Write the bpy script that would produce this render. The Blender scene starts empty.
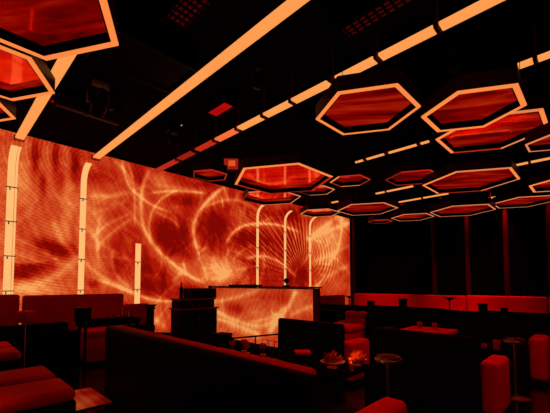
import bpy, bmesh, math, random
import numpy as np
from mathutils import Vector, Matrix
random.seed(4)
C = bpy.context.scene.collection
EYE = 1.3
CEIL = 3.82
WALLY = 6.90      # wall that carries the screen
SCR = 6.82        # face of the screen
WALLX = 11.12     # curtain wall
PI = math.pi

STROKES = [
    ([(1.39, 2.41), (1.52, 2.1), (1.72, 1.85), (1.88, 1.68)], 0.049, 0.30),
    ([(1.78, 1.76), (1.57, 1.5), (1.25, 1.32), (0.88, 1.19)], 0.069, 0.22),
    ([(0.96, 2.02), (1.24, 1.87), (1.53, 1.68)], 0.023, 0.20),
    ([(0.86, 1.65), (1.17, 1.66), (1.53, 1.75)], 0.023, 0.20),
    ([(0.83, 1.84), (1.24, 1.67), (1.57, 1.64)], 0.017, 0.15),
    ([(1.92, 1.7), (2.11, 1.52), (2.42, 1.33), (2.87, 1.08)], 0.040, 0.30),
    ([(2.42, 1.96), (2.41, 1.72), (2.51, 1.45), (2.77, 1.21)], 0.034, 0.30),
    ([(2.78, 2.64), (2.51, 2.4), (2.25, 2.14), (2.13, 1.93)], 0.033, 0.25),
    ([(2.74, 2.72), (2.32, 2.46), (2.04, 2.16)], 0.027, 0.20),
    ([(2.17, 2.61), (2.13, 2.13), (2.18, 1.52)], 0.032, 0.20),
    ([(2.55, 3.79), (2.62, 3.5), (2.72, 3.27), (2.93, 3.12), (3.2, 2.98), (3.62, 2.89)], 0.026, 0.42),
    ([(2.67, 3.78), (2.8, 3.33), (2.84, 2.5)], 0.021, 0.30),
    ([(2.38, 3.74), (2.64, 3.56), (2.76, 3.3)], 0.028, 0.25),
    ([(3.12, 3.72), (2.99, 3.35), (2.96, 2.94), (3.01, 2.52), (3.17, 2.22), (3.44, 1.94), (3.76, 1.71), (4.14, 1.47), (4.55, 1.31)], 0.044, 0.50),
    ([(3.8, 3.43), (3.44, 3.18), (3.22, 2.88), (3.14, 2.54), (3.17, 2.22)], 0.026, 0.35),
    ([(3.15, 3.23), (3.73, 3.39), (4.53, 3.5)], 0.031, 0.40),
    ([(3.26, 3.43), (3.85, 3.48), (4.47, 3.49)], 0.047, 0.20),
    ([(3.27, 2.84), (3.67, 2.72), (3.87, 2.56)], 0.023, 0.25),
    ([(5.1, 3.79), (4.76, 3.47), (4.45, 3.14), (4.26, 2.8), (4.23, 2.44), (4.35, 2.05)], 0.052, 0.60),
    ([(5.1, 3.77), (5.23, 3.46)], 0.027, 0.30),
    ([(4.53, 3.16), (5.04, 3.4), (5.63, 3.5), (6.36, 3.32)], 0.037, 0.30),
    ([(5.04, 3.5), (5.07, 3.22)], 0.021, 0.35),
    ([(5.17, 2.31), (5.36, 2.59), (5.74, 2.84), (6.28, 2.97), (7.09, 3.04), (8.1, 2.94)], 0.042, 0.55),
    ([(5.85, 1.96), (6.29, 2.07), (6.76, 2.04), (7.26, 1.88), (7.95, 1.5)], 0.039, 0.45),
    ([(4.35, 2.05), (4.52, 1.62), (4.64, 1.34)], 0.025, 0.30),
    ([(4.35, 2.0), (4.57, 2.18)], 0.025, 0.30),
    ([(3.96, 1.79), (4.04, 1.49)], 0.031, 0.35),
    ([(3.69, 1.33), (3.93, 1.56)], 0.047, 0.25),
    ([(2.11, 1.4), (2.42, 1.27), (2.77, 1.13), (3.19, 0.97), (3.65, 0.91), (4.15, 0.96), (4.76, 1.12)], 0.037, 0.45),
    ([(3.17, 2.12), (3.52, 1.77), (4.01, 1.49)], 0.075, 0.15),
    ([(2.21, 0.99), (3.2, 0.57), (3.66, 0.28)], 0.057, 0.15),
    ([(3.2, 0.32), (3.53, 0.72), (3.65, 0.87)], 0.044, 0.15),
    ([(3.43, 0.26), (3.7, 0.67)], 0.030, 0.12),
    ([(10.28, 4.37), (10.53, 3.59), (10.25, 2.59), (9.5, 1.84)], 0.062, 0.30),
    ([(11.09, 4.21), (9.76, 3.48), (8.51, 2.72)], 0.098, 0.30),
    ([(11.23, 3.68), (9.45, 3.09), (8.35, 2.71)], 0.072, 0.30),
    ([(11.06, 2.77), (9.62, 2.26), (8.71, 2.01)], 0.072, 0.20),
    ([(11.05, 2.0), (9.73, 1.6), (8.6, 1.02)], 0.096, 0.25),
    ([(9.74, 2.31), (10.37, 2.09), (11.04, 1.62)], 0.050, 0.20),
    ([(1.99, 2.96), (2.34, 3.01), (2.69, 3.16)], 0.054, 0.30),
    ([(1.99, 2.6), (2.35, 2.78), (2.69, 3.0)], 0.040, 0.12),
    ([(6.43, 3.96), (6.24, 3.5)], 0.058, 0.20),
    ([(8.11, 3.81), (8.63, 4.41)], 0.092, 0.20),
    ([(4.87, 1.83), (4.55, 1.99), (4.3, 1.81)], 0.033, 0.15),
    ([(5.37, 1.86), (5.64, 2.13), (6.06, 2.33)], 0.036, 0.20),
    ([(5.18, 1.85), (5.24, 2.21)], 0.028, 0.20),
    ([(5.57, 1.65), (6.21, 1.78), (6.76, 1.75)], 0.038, 0.20),
]
BLOBS = [
    (0.92, 3.10, 0.29, 0.50, 0.22),
    (0.76, 2.16, 0.15, 0.32, 0.12),
    (1.19, 1.19, 0.56, 0.13, 0.28),
    (2.00, 2.40, 0.27, 0.66, 0.22),
    (1.63, 2.71, 0.13, 0.55, 0.25),
    (1.12, 3.40, 0.06, 0.38, -0.47),
    (1.24, 3.00, 0.06, 0.24, -0.41),
    (1.42, 3.52, 0.06, 0.36, -0.41),
    (1.52, 3.15, 0.06, 0.22, -0.30),
    (1.72, 3.47, 0.08, 0.30, -0.47),
    (1.59, 1.88, 0.22, 0.14, -0.51),
    (1.26, 1.94, 0.20, 0.12, -0.41),
    (1.11, 1.56, 0.25, 0.12, -0.54),
    (1.36, 1.67, 0.15, 0.09, -0.27),
    (0.98, 1.42, 0.18, 0.07, -0.41),
    (2.06, 3.27, 0.21, 0.19, -0.16),
    (2.93, 3.46, 0.13, 0.21, -0.27),
    (3.37, 3.56, 0.32, 0.18, 0.30),
    (3.61, 2.94, 0.34, 0.27, 0.10),
    (3.51, 2.37, 0.23, 0.27, -0.38),
    (3.92, 2.41, 0.20, 0.32, -0.20),
    (4.83, 2.75, 0.42, 0.35, -0.27),
    (5.81, 2.52, 0.35, 0.19, -0.30),
    (4.15, 1.15, 0.53, 0.14, -0.14),
    (5.05, 1.59, 0.68, 0.35, 0.60),
    (5.06, 1.49, 0.31, 0.18, 0.20),
    (4.69, 1.82, 0.35, 0.22, 0.15),
    (5.63, 3.12, 0.41, 0.22, 0.15),
    (3.99, 3.23, 0.31, 0.14, -0.14),
    (6.56, 2.54, 0.48, 0.17, -0.20),
    (6.44, 1.74, 0.39, 0.14, -0.20),
    (8.10, 1.57, 0.49, 0.38, -0.34),
    (7.72, 3.43, 0.38, 0.19, -0.34),
    (7.18, 3.81, 0.44, 0.30, 0.10),
    (9.63, 2.83, 1.09, 0.78, 0.42),
    (9.15, 2.03, 0.68, 0.34, 0.20),
    (10.78, 2.48, 0.41, 0.68, -0.16),
    (10.73, 3.50, 0.41, 0.30, 0.25),
    (10.36, 1.24, 0.78, 0.22, 0.15),
    (9.46, 3.69, 0.59, 0.28, -0.07),
    (2.47, 1.66, 0.11, 0.24, -0.20),
    (2.11, 1.31, 0.10, 0.09, -0.27),
    (3.07, 1.62, 0.13, 0.25, -0.14),
    (3.42, 0.62, 0.27, 0.30, 0.18),
    (3.19, 1.27, 0.26, 0.11, -0.16),
    (2.55, 2.16, 0.08, 0.24, -0.14),
]
PANEL_STROKES = [
    ([(6.34, 0.88), (5.82, 0.94), (5.16, 1.07), (4.66, 1.21)], 0.045, 0.35),
    ([(6.3, 0.52), (5.71, 0.48), (5.06, 0.37), (4.66, 0.3)], 0.045, 0.40),
    ([(6.26, 0.7), (5.48, 0.54), (4.71, 0.48), (4.18, 0.68)], 0.045, 0.35),
    ([(3.8, 1.2), (3.94, 0.94), (4.23, 0.64), (4.49, 0.36)], 0.051, 0.55),
    ([(5.0, 0.54), (4.44, 0.66), (4.04, 0.9)], 0.030, 0.30),
    ([(3.94, 0.73), (3.67, 0.85), (3.43, 0.93)], 0.038, 0.35),
    ([(4.31, 1.0), (4.39, 0.77), (4.06, 0.68)], 0.022, 0.25),
    ([(5.93, 1.03), (5.85, 0.55)], 0.022, 0.20),
    ([(6.3, 0.75), (5.93, 0.64)], 0.045, 0.20),
    ([(5.71, 0.4), (5.0, 0.28)], 0.060, 0.20),
]
PANEL_BLOBS = [
    (5.45, 0.79, 0.39, 0.12, -0.25),
    (4.86, 0.74, 0.29, 0.12, 0.20),
    (6.18, 0.27, 0.38, 0.13, 0.25),
    (4.06, 1.00, 0.15, 0.14, -0.20),
    (3.71, 1.02, 0.13, 0.12, 0.10),
    (4.66, 1.04, 0.56, 0.06, -0.10),
    (3.60, 0.60, 0.17, 0.13, -0.10),
]


# ------------------------------------------------------------------ materials
def newmat(name):
    m = bpy.data.materials.new(name); m.use_nodes = True
    nt = m.node_tree; nt.nodes.clear()
    out = nt.nodes.new('ShaderNodeOutputMaterial')
    return m, nt, out

def N(nt, t, **kw):
    n = nt.nodes.new(t)
    for k, v in kw.items(): setattr(n, k, v)
    return n

def principled(name, col, rough=.5, metal=0, spec=.5, bump=0, bscale=40, var=0, vscale=6, coat=0):
    m, nt, out = newmat(name)
    b = N(nt, 'ShaderNodeBsdfPrincipled')
    b.inputs['Base Color'].default_value = (*col, 1)
    b.inputs['Roughness'].default_value = rough
    b.inputs['Metallic'].default_value = metal
    b.inputs['Specular IOR Level'].default_value = spec
    b.inputs['Coat Weight'].default_value = coat
    tc = N(nt, 'ShaderNodeTexCoord')
    if var:
        nz = N(nt, 'ShaderNodeTexNoise'); nz.inputs['Scale'].default_value = vscale; nz.inputs['Detail'].default_value = 4
        nt.links.new(tc.outputs['Object'], nz.inputs['Vector'])
        mr = N(nt, 'ShaderNodeMapRange'); mr.inputs['To Min'].default_value = 1-var; mr.inputs['To Max'].default_value = 1+var
        nt.links.new(nz.outputs['Fac'], mr.inputs['Value'])
        vm = N(nt, 'ShaderNodeVectorMath', operation='SCALE'); vm.inputs[0].default_value = col
        nt.links.new(mr.outputs['Result'], vm.inputs['Scale'])
        nt.links.new(vm.outputs['Vector'], b.inputs['Base Color'])
    if bump:
        nz = N(nt, 'ShaderNodeTexNoise'); nz.inputs['Scale'].default_value = bscale; nz.inputs['Detail'].default_value = 5
        nt.links.new(tc.outputs['Object'], nz.inputs['Vector'])
        bp = N(nt, 'ShaderNodeBump'); bp.inputs['Strength'].default_value = bump; bp.inputs['Distance'].default_value = .01
        nt.links.new(nz.outputs['Fac'], bp.inputs['Height'])
        nt.links.new(bp.outputs['Normal'], b.inputs['Normal'])
    nt.links.new(b.outputs[0], out.inputs[0])
    return m

def emitter(name, col, strength=1, var=.06):
    m, nt, out = newmat(name)
    e = N(nt, 'ShaderNodeEmission'); e.inputs['Strength'].default_value = strength
    tc = N(nt, 'ShaderNodeTexCoord'); nz = N(nt, 'ShaderNodeTexNoise'); nz.inputs['Scale'].default_value = 3
    nt.links.new(tc.outputs['Object'], nz.inputs['Vector'])
    mr = N(nt, 'ShaderNodeMapRange'); mr.inputs['To Min'].default_value = 1-var; mr.inputs['To Max'].default_value = 1+var
    nt.links.new(nz.outputs['Fac'], mr.inputs['Value'])
    vm = N(nt, 'ShaderNodeVectorMath', operation='SCALE'); vm.inputs[0].default_value = col
    nt.links.new(mr.outputs['Result'], vm.inputs['Scale'])
    nt.links.new(vm.outputs['Vector'], e.inputs['Color'])
    nt.links.new(e.outputs[0], out.inputs[0])
    return m

def led_content(name, ax, gain=1.0):
    """video content: a per-point value 'glow' plus fine moving-line detail, through a colour ramp"""
    m, nt, out = newmat(name)
    at = N(nt, 'ShaderNodeAttribute', attribute_name='glow')
    tc = N(nt, 'ShaderNodeTexCoord')
    sep = N(nt, 'ShaderNodeSeparateXYZ'); nt.links.new(tc.outputs['Object'], sep.inputs[0])
    cmb = N(nt, 'ShaderNodeCombineXYZ')
    nt.links.new(sep.outputs[ax], cmb.inputs[0]); nt.links.new(sep.outputs[2], cmb.inputs[1])
    def wave(scale, dist, dscale, amp, rot, band='Y'):
        mp = N(nt, 'ShaderNodeMapping'); mp.inputs['Rotation'].default_value = (0, 0, rot)
        nt.links.new(cmb.outputs[0], mp.inputs['Vector'])
        w = N(nt, 'ShaderNodeTexWave', bands_direction=band)
        w.inputs['Scale'].default_value = scale; w.inputs['Distortion'].default_value = dist
        w.inputs['Detail'].default_value = 1; w.inputs['Detail Scale'].default_value = dscale
        nt.links.new(mp.outputs[0], w.inputs['Vector'])
        a = N(nt, 'ShaderNodeMath', operation='MULTIPLY_ADD'); a.inputs[1].default_value = amp; a.inputs[2].default_value = -amp/2
        nt.links.new(w.outputs['Fac'], a.inputs[0]); return a.outputs[0]
    outs = [wave(7.5, 7, .3, .085, .12), wave(2.1, 14, .9, .09, 1.1), wave(4.4, 10, .5, .05, 2.2)]
    nz = N(nt, 'ShaderNodeTexNoise'); nz.inputs['Scale'].default_value = 1.7; nz.inputs['Detail'].default_value = 7; nz.inputs['Distortion'].default_value = 1.6
    nt.links.new(cmb.outputs[0], nz.inputs['Vector'])
    a = N(nt, 'ShaderNodeMath', operation='MULTIPLY_ADD'); a.inputs[1].default_value = .55; a.inputs[2].default_value = -.28
    nt.links.new(nz.outputs['Fac'], a.inputs[0]); outs.append(a.outputs[0])
    cur = at.outputs['Fac']
    for o in outs:
        s = N(nt, 'ShaderNodeMath', operation='ADD'); nt.links.new(cur, s.inputs[0]); nt.links.new(o, s.inputs[1]); cur = s.outputs[0]
    r = N(nt, 'ShaderNodeValToRGB'); cr = r.color_ramp
    cr.elements[0].position = 0; cr.elements[0].color = (.22, .002, .0005, 1)
    cr.elements[1].position = 1; cr.elements[1].color = (.95, .385, .115, 1)
    for p, c in ((.25, (.46, .010, .002)), (.5, (.62, .060, .012)), (.72, (.76, .145, .033)), (.86, (.86, .24, .056))):
        e = cr.elements.new(p); e.color = (*c, 1)
    nt.links.new(cur, r.inputs[0])
    e = N(nt, 'ShaderNodeEmission'); e.inputs['Strength'].default_value = gain
    nt.links.new(r.outputs[0], e.inputs['Color'])
    nt.links.new(e.outputs[0], out.inputs[0])
    return m

def red_mirror(name, glow):
    """stretched red film: glossy, with streaky red emission"""
    m, nt, out = newmat(name)
    b = N(nt, 'ShaderNodeBsdfPrincipled')
    b.inputs['Base Color'].default_value = (.78, .07, .02, 1); b.inputs['Metallic'].default_value = 1
    b.inputs['Roughness'].default_value = .06
    tc = N(nt, 'ShaderNodeTexCoord')
    m0 = N(nt, 'ShaderNodeMapping'); m0.inputs['Rotation'].default_value = (0, 0, .95)
    nt.links.new(tc.outputs['Object'], m0.inputs[0])
    oi = N(nt, 'ShaderNodeObjectInfo')
    sc_ = N(nt, 'ShaderNodeVectorMath', operation='SCALE'); sc_.inputs['Scale'].default_value = .7
    nt.links.new(oi.outputs['Location'], sc_.inputs[0])
    ad = N(nt, 'ShaderNodeVectorMath', operation='ADD'); nt.links.new(m0.outputs[0], ad.inputs[0]); nt.links.new(sc_.outputs['Vector'], ad.inputs[1])
    mp = N(nt, 'ShaderNodeMapping'); mp.inputs['Scale'].default_value = (.6, 3.4, 1)
    nt.links.new(ad.outputs[0], mp.inputs[0])
    nz = N(nt, 'ShaderNodeTexNoise'); nz.inputs['Scale'].default_value = 1.8; nz.inputs['Detail'].default_value = 6; nz.inputs['Distortion'].default_value = .5
    nt.links.new(mp.outputs[0], nz.inputs['Vector'])
    r = N(nt, 'ShaderNodeValToRGB'); cr = r.color_ramp
    cr.elements[0].position = .32; cr.elements[0].color = (.06, .0, .0, 1)
    cr.elements[1].position = .75; cr.elements[1].color = (.80, .03, .004, 1)
    e = cr.elements.new(.5); e.color = (.34, .001, .0, 1)
    nt.links.new(nz.outputs['Fac'], r.inputs[0])
    nt.links.new(r.outputs[0], b.inputs['Emission Color']); b.inputs['Emission Strength'].default_value = glow
    bp = N(nt, 'ShaderNodeBump'); bp.inputs['Strength'].default_value = .06; bp.inputs['Distance'].default_value = .02
    nz2 = N(nt, 'ShaderNodeTexNoise'); nz2.inputs['Scale'].default_value = 3
    nt.links.new(tc.outputs['Object'], nz2.inputs['Vector'])
    nt.links.new(nz2.outputs['Fac'], bp.inputs['Height']); nt.links.new(bp.outputs[0], b.inputs['Normal'])
    nt.links.new(b.outputs[0], out.inputs[0])
    return m

def glassy(name, col, rough=.05):
    m, nt, out = newmat(name)
    g = N(nt, 'ShaderNodeBsdfPrincipled'); g.inputs['Base Color'].default_value = (*col, 1)
    g.inputs['Roughness'].default_value = rough; g.inputs['Transmission Weight'].default_value = .75; g.inputs['IOR'].default_value = 1.45
    tc = N(nt, 'ShaderNodeTexCoord'); nz = N(nt, 'ShaderNodeTexNoise'); nz.inputs['Scale'].default_value = 30
    nt.links.new(tc.outputs['Object'], nz.inputs['Vector'])
    bp = N(nt, 'ShaderNodeBump'); bp.inputs['Strength'].default_value = .15; nt.links.new(nz.outputs['Fac'], bp.inputs['Height'])
    nt.links.new(bp.outputs[0], g.inputs['Normal'])
    nt.links.new(g.outputs[0], out.inputs[0]); return m

M = {}
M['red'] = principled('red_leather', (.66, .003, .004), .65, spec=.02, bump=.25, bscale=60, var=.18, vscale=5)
M['weaklit_red'] = principled('red_leather_weak_light', (.40, .003, .004), .65, spec=.02, bump=.25, bscale=60, var=.18, vscale=5)  # red leather darkened for the weak light on the closest sofa's rim
M['redwall'] = principled('red_banquette_cloth', (.60, .003, .006), .75, spec=.02, bump=.2, bscale=90, var=.15, vscale=3)
M['black'] = principled('black_leather', (.004, .002, .002), .6, spec=.03, bump=.2, bscale=60)
M['blackmat'] = principled('black_paint', (.004, .004, .004), .8, spec=.05, bump=.1)
M['gloss'] = principled('black_lacquer', (.004, .002, .002), .5, spec=.0, var=.1)
M['hexcase'] = principled('red_black_lacquer', (.04, .001, .001), .4, spec=.08, var=.1)
M['steel'] = principled('dark_steel', (.6, .5, .5), .22, metal=1, var=.1, bump=.5, bscale=90)
M['duct'] = principled('painted_duct', (.006, .003, .003), .45, spec=.12, bump=.1, var=.2)
M['ceiling'] = principled('black_ceiling_paint', (.0025, .0022, .0022), .9, spec=.02, bump=.3, bscale=20)
M['curtain'] = principled('black_velvet', (.002, .001, .001), .9, spec=.0, bump=.2, bscale=50)
M['pilaster'] = principled('dark_red_pilaster', (.045, .001, .003), .6, spec=.05, var=.15)
M['strip'] = emitter('orange_light_strip', (1.0, .335, .082))
M['wallstrip'] = emitter('amber_light_strip', (1.0, .50, .17))
M['strip_mid'] = emitter('red_orange_light_strip', (.78, .085, .018))
M['strip_dim'] = emitter('dim_red_light_strip', (.33, .012, .005))
M['rim'] = emitter('orange_rim_light', (1.0, .25, .055))
M['rim_dim'] = emitter('faint_rim_light', (.22, .012, .006))
M['rim_pale'] = emitter('pale_rim_light', (.80, .22, .08))
M['clip'] = principled('red_plastic_clip', (.10, .004, .004), .4, spec=.12, var=.1)
M['film'] = red_mirror('red_stretched_film', .62)
M['glass'] = glassy('red_tinted_glass', (.9, .25, .2))
M['fruit'] = principled('orange_petals', (.95, .16, .05), .5, var=.3, vscale=20)
M['leaf'] = principled('dark_red_leaves', (.42, .03, .02), .5, var=.3, vscale=20)
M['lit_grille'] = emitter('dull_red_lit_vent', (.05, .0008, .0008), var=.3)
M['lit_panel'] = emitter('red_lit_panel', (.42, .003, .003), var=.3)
M['added_flame'] = emitter('added_flame_glow', (1.0, .35, .08), 2)  # glow added for the orange petals
M['speck'] = emitter('white_status_light', (.8, .7, .6))

# floor : polished black
m, nt, out = newmat('polished_black_floor')
b = N(nt, 'ShaderNodeBsdfPrincipled'); b.inputs['Base Color'].default_value = (.004, .002, .002, 1)
b.inputs['Roughness'].default_value = .07; b.inputs['IOR'].default_value = 1.9; b.inputs['Specular IOR Level'].default_value = .9
tc = N(nt, 'ShaderNodeTexCoord')
br = N(nt, 'ShaderNodeTexBrick'); br.inputs['Scale'].default_value = 1.0; br.offset = 0
br.inputs['Brick Width'].default_value = .6; br.inputs['Row Height'].default_value = .6; br.inputs['Mortar Size'].default_value = .004
nt.links.new(tc.outputs['Object'], br.inputs['Vector'])
nz = N(nt, 'ShaderNodeTexNoise'); nz.inputs['Scale'].default_value = 7; nz.inputs['Detail'].default_value = 3
nt.links.new(tc.outputs['Object'], nz.inputs['Vector'])
bp = N(nt, 'ShaderNodeBump'); bp.inputs['Strength'].default_value = .10; bp.inputs['Distance'].default_value = .02
nt.links.new(nz.outputs['Fac'], bp.inputs['Height'])
bp2 = N(nt, 'ShaderNodeBump'); bp2.inputs['Strength'].default_value = .3; bp2.inputs['Distance'].default_value = .003; bp2.invert = True
nt.links.new(br.outputs['Fac'], bp2.inputs['Height']); nt.links.new(bp.outputs[0], bp2.inputs['Normal'])
nt.links.new(bp2.outputs[0], b.inputs['Normal']); nt.links.new(b.outputs[0], out.inputs[0])
M['floor'] = m

# ------------------------------------------------------------------ mesh helpers
class MB:
    def __init__(s): s.bm = bmesh.new(); s.mi = 0
    def _take(s, verts, mi=0):
        vs = set(verts)
        for f in {f for v in verts for f in v.link_faces}: f.material_index = mi
    def box(s, x0, x1, y0, y1, z0, z1, bev=0, seg=3, rz=0, mi=0):
        r = bmesh.ops.create_cube(s.bm, size=1)
        vs = r['verts']
        bmesh.ops.scale(s.bm, vec=(x1-x0, y1-y0, z1-z0), verts=vs)
        if rz: bmesh.ops.rotate(s.bm, cent=(0, 0, 0), matrix=Matrix.Rotation(rz, 3, 'Z'), verts=vs)
        bmesh.ops.translate(s.bm, vec=((x0+x1)/2, (y0+y1)/2, (z0+z1)/2), verts=vs)
        s._take(vs, mi)
        if bev:
            es = list({e for v in vs for e in v.link_edges})
            bmesh.ops.bevel(s.bm, geom=es, offset=bev, segments=seg, affect='EDGES', profile=.5)
        return s
    def lathe(s, prof, cx, cy, n=24, mi=0):
        rings = []
        for r, z in prof:
            if r < 1e-5: rings.append([s.bm.verts.new((cx, cy, z))])
            else: rings.append([s.bm.verts.new((cx+r*math.cos(2*PI*k/n), cy+r*math.sin(2*PI*k/n), z)) for k in range(n)])
        for a, b in zip(rings, rings[1:]):
            for k in range(n):
                q = [a[k % len(a)], a[(k+1) % len(a)], b[(k+1) % len(b)], b[k % len(b)]]
                q2 = []
                for v in q:
                    if v not in q2: q2.append(v)
                if len(q2) > 2:
                    try: f = s.bm.faces.new(q2); f.material_index = mi
                    except ValueError: pass
        return s
    def tube(s, pts, r, n=8, mi=0, closed=False, sq=None):
        """round tube, or flat bar when sq=(half width, half height, side vector)"""
        P = [Vector(p) for p in pts]; rings = []
        for i, p in enumerate(P):
            a = P[max(i-1, 0)]; b = P[min(i+1, len(P)-1)]
            t = (b-a).normalized()
            if sq: sd = Vector(sq[2]); up = t.cross(sd).normalized()
            else:
                sd = t.cross(Vector((0, 0, 1)))
                if sd.length < 1e-3: sd = Vector((1, 0, 0))
                sd.normalize(); up = t.cross(sd).normalized()
            if sq: ring = [p+sd*sq[0]*i1+up*sq[1]*i2 for i1, i2 in ((1, 1), (-1, 1), (-1, -1), (1, -1))]
            else: ring = [p+sd*r*math.cos(2*PI*k/n)+up*r*math.sin(2*PI*k/n) for k in range(n)]
            rings.append([s.bm.verts.new(v) for v in ring])
        m_ = len(rings[0])
        for a, b in zip(rings, rings[1:]):
            for k in range(m_):
                f = s.bm.faces.new((a[k], a[(k+1) % m_], b[(k+1) % m_], b[k])); f.material_index = mi
        for c in (rings[0], rings[-1]):
            f = s.bm.faces.new(c); f.material_index = mi
        return s
    def ring(s, c, ro, ri, z0, z1, sides=None, mi=0):
        """hexagonal ring of six separate bars; sides: material index per side"""
        for k in range(6):
            a0, a1 = PI/3*k, PI/3*(k+1)
            q = []
            for z in (z0, z1):
                for rr, a in ((ro, a0), (ro, a1), (ri, a1), (ri, a0)):
                    q.append(s.bm.verts.new((c[0]+rr*math.cos(a), c[1]+rr*math.sin(a), z)))
            for f in ((0, 1, 2, 3), (7, 6, 5, 4), (0, 4, 5, 1), (1, 5, 6, 2), (2, 6, 7, 3), (3, 7, 4, 0)):
                fc = s.bm.faces.new([q[i] for i in f]); fc.material_index = sides[k] if sides else mi
        return s
    def hexa(s, c, r, z0, z1, mi=0):
        a = [s.bm.verts.new((c[0]+r*math.cos(PI/3*k), c[1]+r*math.sin(PI/3*k), z0)) for k in range(6)]
        b = [s.bm.verts.new((v.co.x, v.co.y, z1)) for v in a]
        fs = [s.bm.faces.new(a), s.bm.faces.new(b)]
        for k in range(6): fs.append(s.bm.faces.new((a[k], a[(k+1) % 6], b[(k+1) % 6], b[k])))
        for f in fs: f.material_index = mi
        return s
    def build(s, name, mats, parent=None, smooth=False, kind=None, label=None):
        bmesh.ops.recalc_face_normals(s.bm, faces=s.bm.faces)
        me = bpy.data.meshes.new(name); s.bm.to_mesh(me); s.bm.free()
        for mm in (mats if isinstance(mats, (list, tuple)) else [mats]): me.materials.append(mm)
        if smooth:
            for p in me.polygons: p.use_smooth = True
            try: me.set_sharp_from_angle(angle=math.radians(40))
            except Exception: pass
        o = bpy.data.objects.new(name, me); C.objects.link(o)
        if parent:
            o.parent = parent; o.matrix_parent_inverse = Matrix.Identity(4)
            o.location = (0, 0, 0)
        if kind: o['kind'] = kind
        if label: o['label'] = label
        return o

def thing(name, label, cat, loc=(0, 0, 0), rz=0, group=None):
    o = bpy.data.objects.new(name, None); C.objects.link(o)
    o.empty_display_size = .1
    o.location = loc; o.rotation_euler = (0, 0, rz); o['label'] = label; o['category'] = cat
    if group: o['group'] = group
    return o
def tag(o, label, cat, group=None):
    o['label'] = label; o['category'] = cat
    if group: o['group'] = group
    return o
def dup(root, loc, rz, label, group=None):
    r = root.copy(); C.objects.link(r); r.location = loc; r.rotation_euler = (0, 0, rz); r['label'] = label
    if group: r['group'] = group
    for ch in list(root.children):
        c = ch.copy(); C.objects.link(c); c.parent = r
        for g in list(ch.children):
            d = g.copy(); C.objects.link(d); d.parent = c
    return r

# ------------------------------------------------------------------ shell
X0, Y0 = -2.6, -2.4
MB().box(X0, WALLX+.1, Y0, WALLY+.1, -.1, 0).build('floor', M['floor'], kind='structure')
MB().box(X0, WALLX+.1, Y0, WALLY+.1, CEIL, CEIL+.1).build('ceiling', M['ceiling'], kind='structure')
MB().box(X0, WALLX+.1, WALLY, WALLY+.1, 0, CEIL).build('wall_left', M['ceiling'], kind='structure')
MB().box(WALLX, WALLX+.1, Y0, WALLY, 0, CEIL).build('wall_back', M['ceiling'], kind='structure')
MB().box(X0, WALLX, Y0-.1, Y0, 0, CEIL).build('wall_right', M['ceiling'], kind='structure')
MB().box(X0-.1, X0, Y0, WALLY, 0, CEIL).build('wall_front', M['ceiling'], kind='structure')

# ------------------------------------------------------------------ the screen and the booth front
def field(us, zs, strokes, blobs, base, extra=None):
    U, Z = np.meshgrid(us, zs)
    V = base(U, Z)
    for (cx, cz, rx, rz, d) in blobs:
        V = V + d*np.exp(-(((U-cx)/rx)**2+((Z-cz)/rz)**2))
    for pts, w, d in strokes:
        # smooth the polyline
        P = [np.array(p) for p in pts]
        if len(P) > 2:
            Q = []
            for i in range(len(P)-1):
                p0 = P[max(i-1, 0)]; p1 = P[i]; p2 = P[i+1]; p3 = P[min(i+2, len(P)-1)]
                for t in (0, .25, .5, .75):
                    Q.append(.5*((2*p1)+(-p0+p2)*t+(2*p0-5*p1+4*p2-p3)*t*t+(-p0+3*p1-3*p2+p3)*t**3))
            Q.append(P[-1]); P = Q
        best = np.full(U.shape, 1e9); L = len(P)-1; par = np.zeros(U.shape)
        for i in range(L):
            a, b = P[i], P[i+1]; ab = b-a; l2 = ab@ab+1e-9
            t = np.clip(((U-a[0])*ab[0]+(Z-a[1])*ab[1])/l2, 0, 1)
            dd = (U-a[0]-t*ab[0])**2+(Z-a[1]-t*ab[1])**2
            mk = dd < best; best = np.where(mk, dd, best); par = np.where(mk, (i+t)/L, par)
        fade = np.clip(np.minimum(par, 1-par)*6+.35, 0, 1)
        D_ = np.sqrt(best)
        V = V + d*fade*(.75*np.exp(-(D_/w)**2)+.35*np.exp(-(D_/(w*3.6))**2))
    if extra is not None: V = V + extra(U, Z)
    return V

def lit_grid(name, us, zs, V, place, mat, parent, depth_vec):
    """a thin slab whose front is a dense grid with the value of every pixel"""
    nu, nz_ = len(us), len(zs)
    verts = [place(u, z) for z in zs for u in us]
    faces = [(j*nu+i, j*nu+i+1, (j+1)*nu+i+1, (j+1)*nu+i) for j in range(nz_-1) for i in range(nu-1)]
    me = bpy.data.meshes.new(name); me.from_pydata(verts, [], faces)
    at = me.attributes.new('glow', 'FLOAT', 'POINT'); at.data.foreach_set('value', V.astype('f').ravel())
    me.materials.append(mat)
    o = bpy.data.objects.new(name, me); C.objects.link(o); o.parent = parent
    return o

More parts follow.
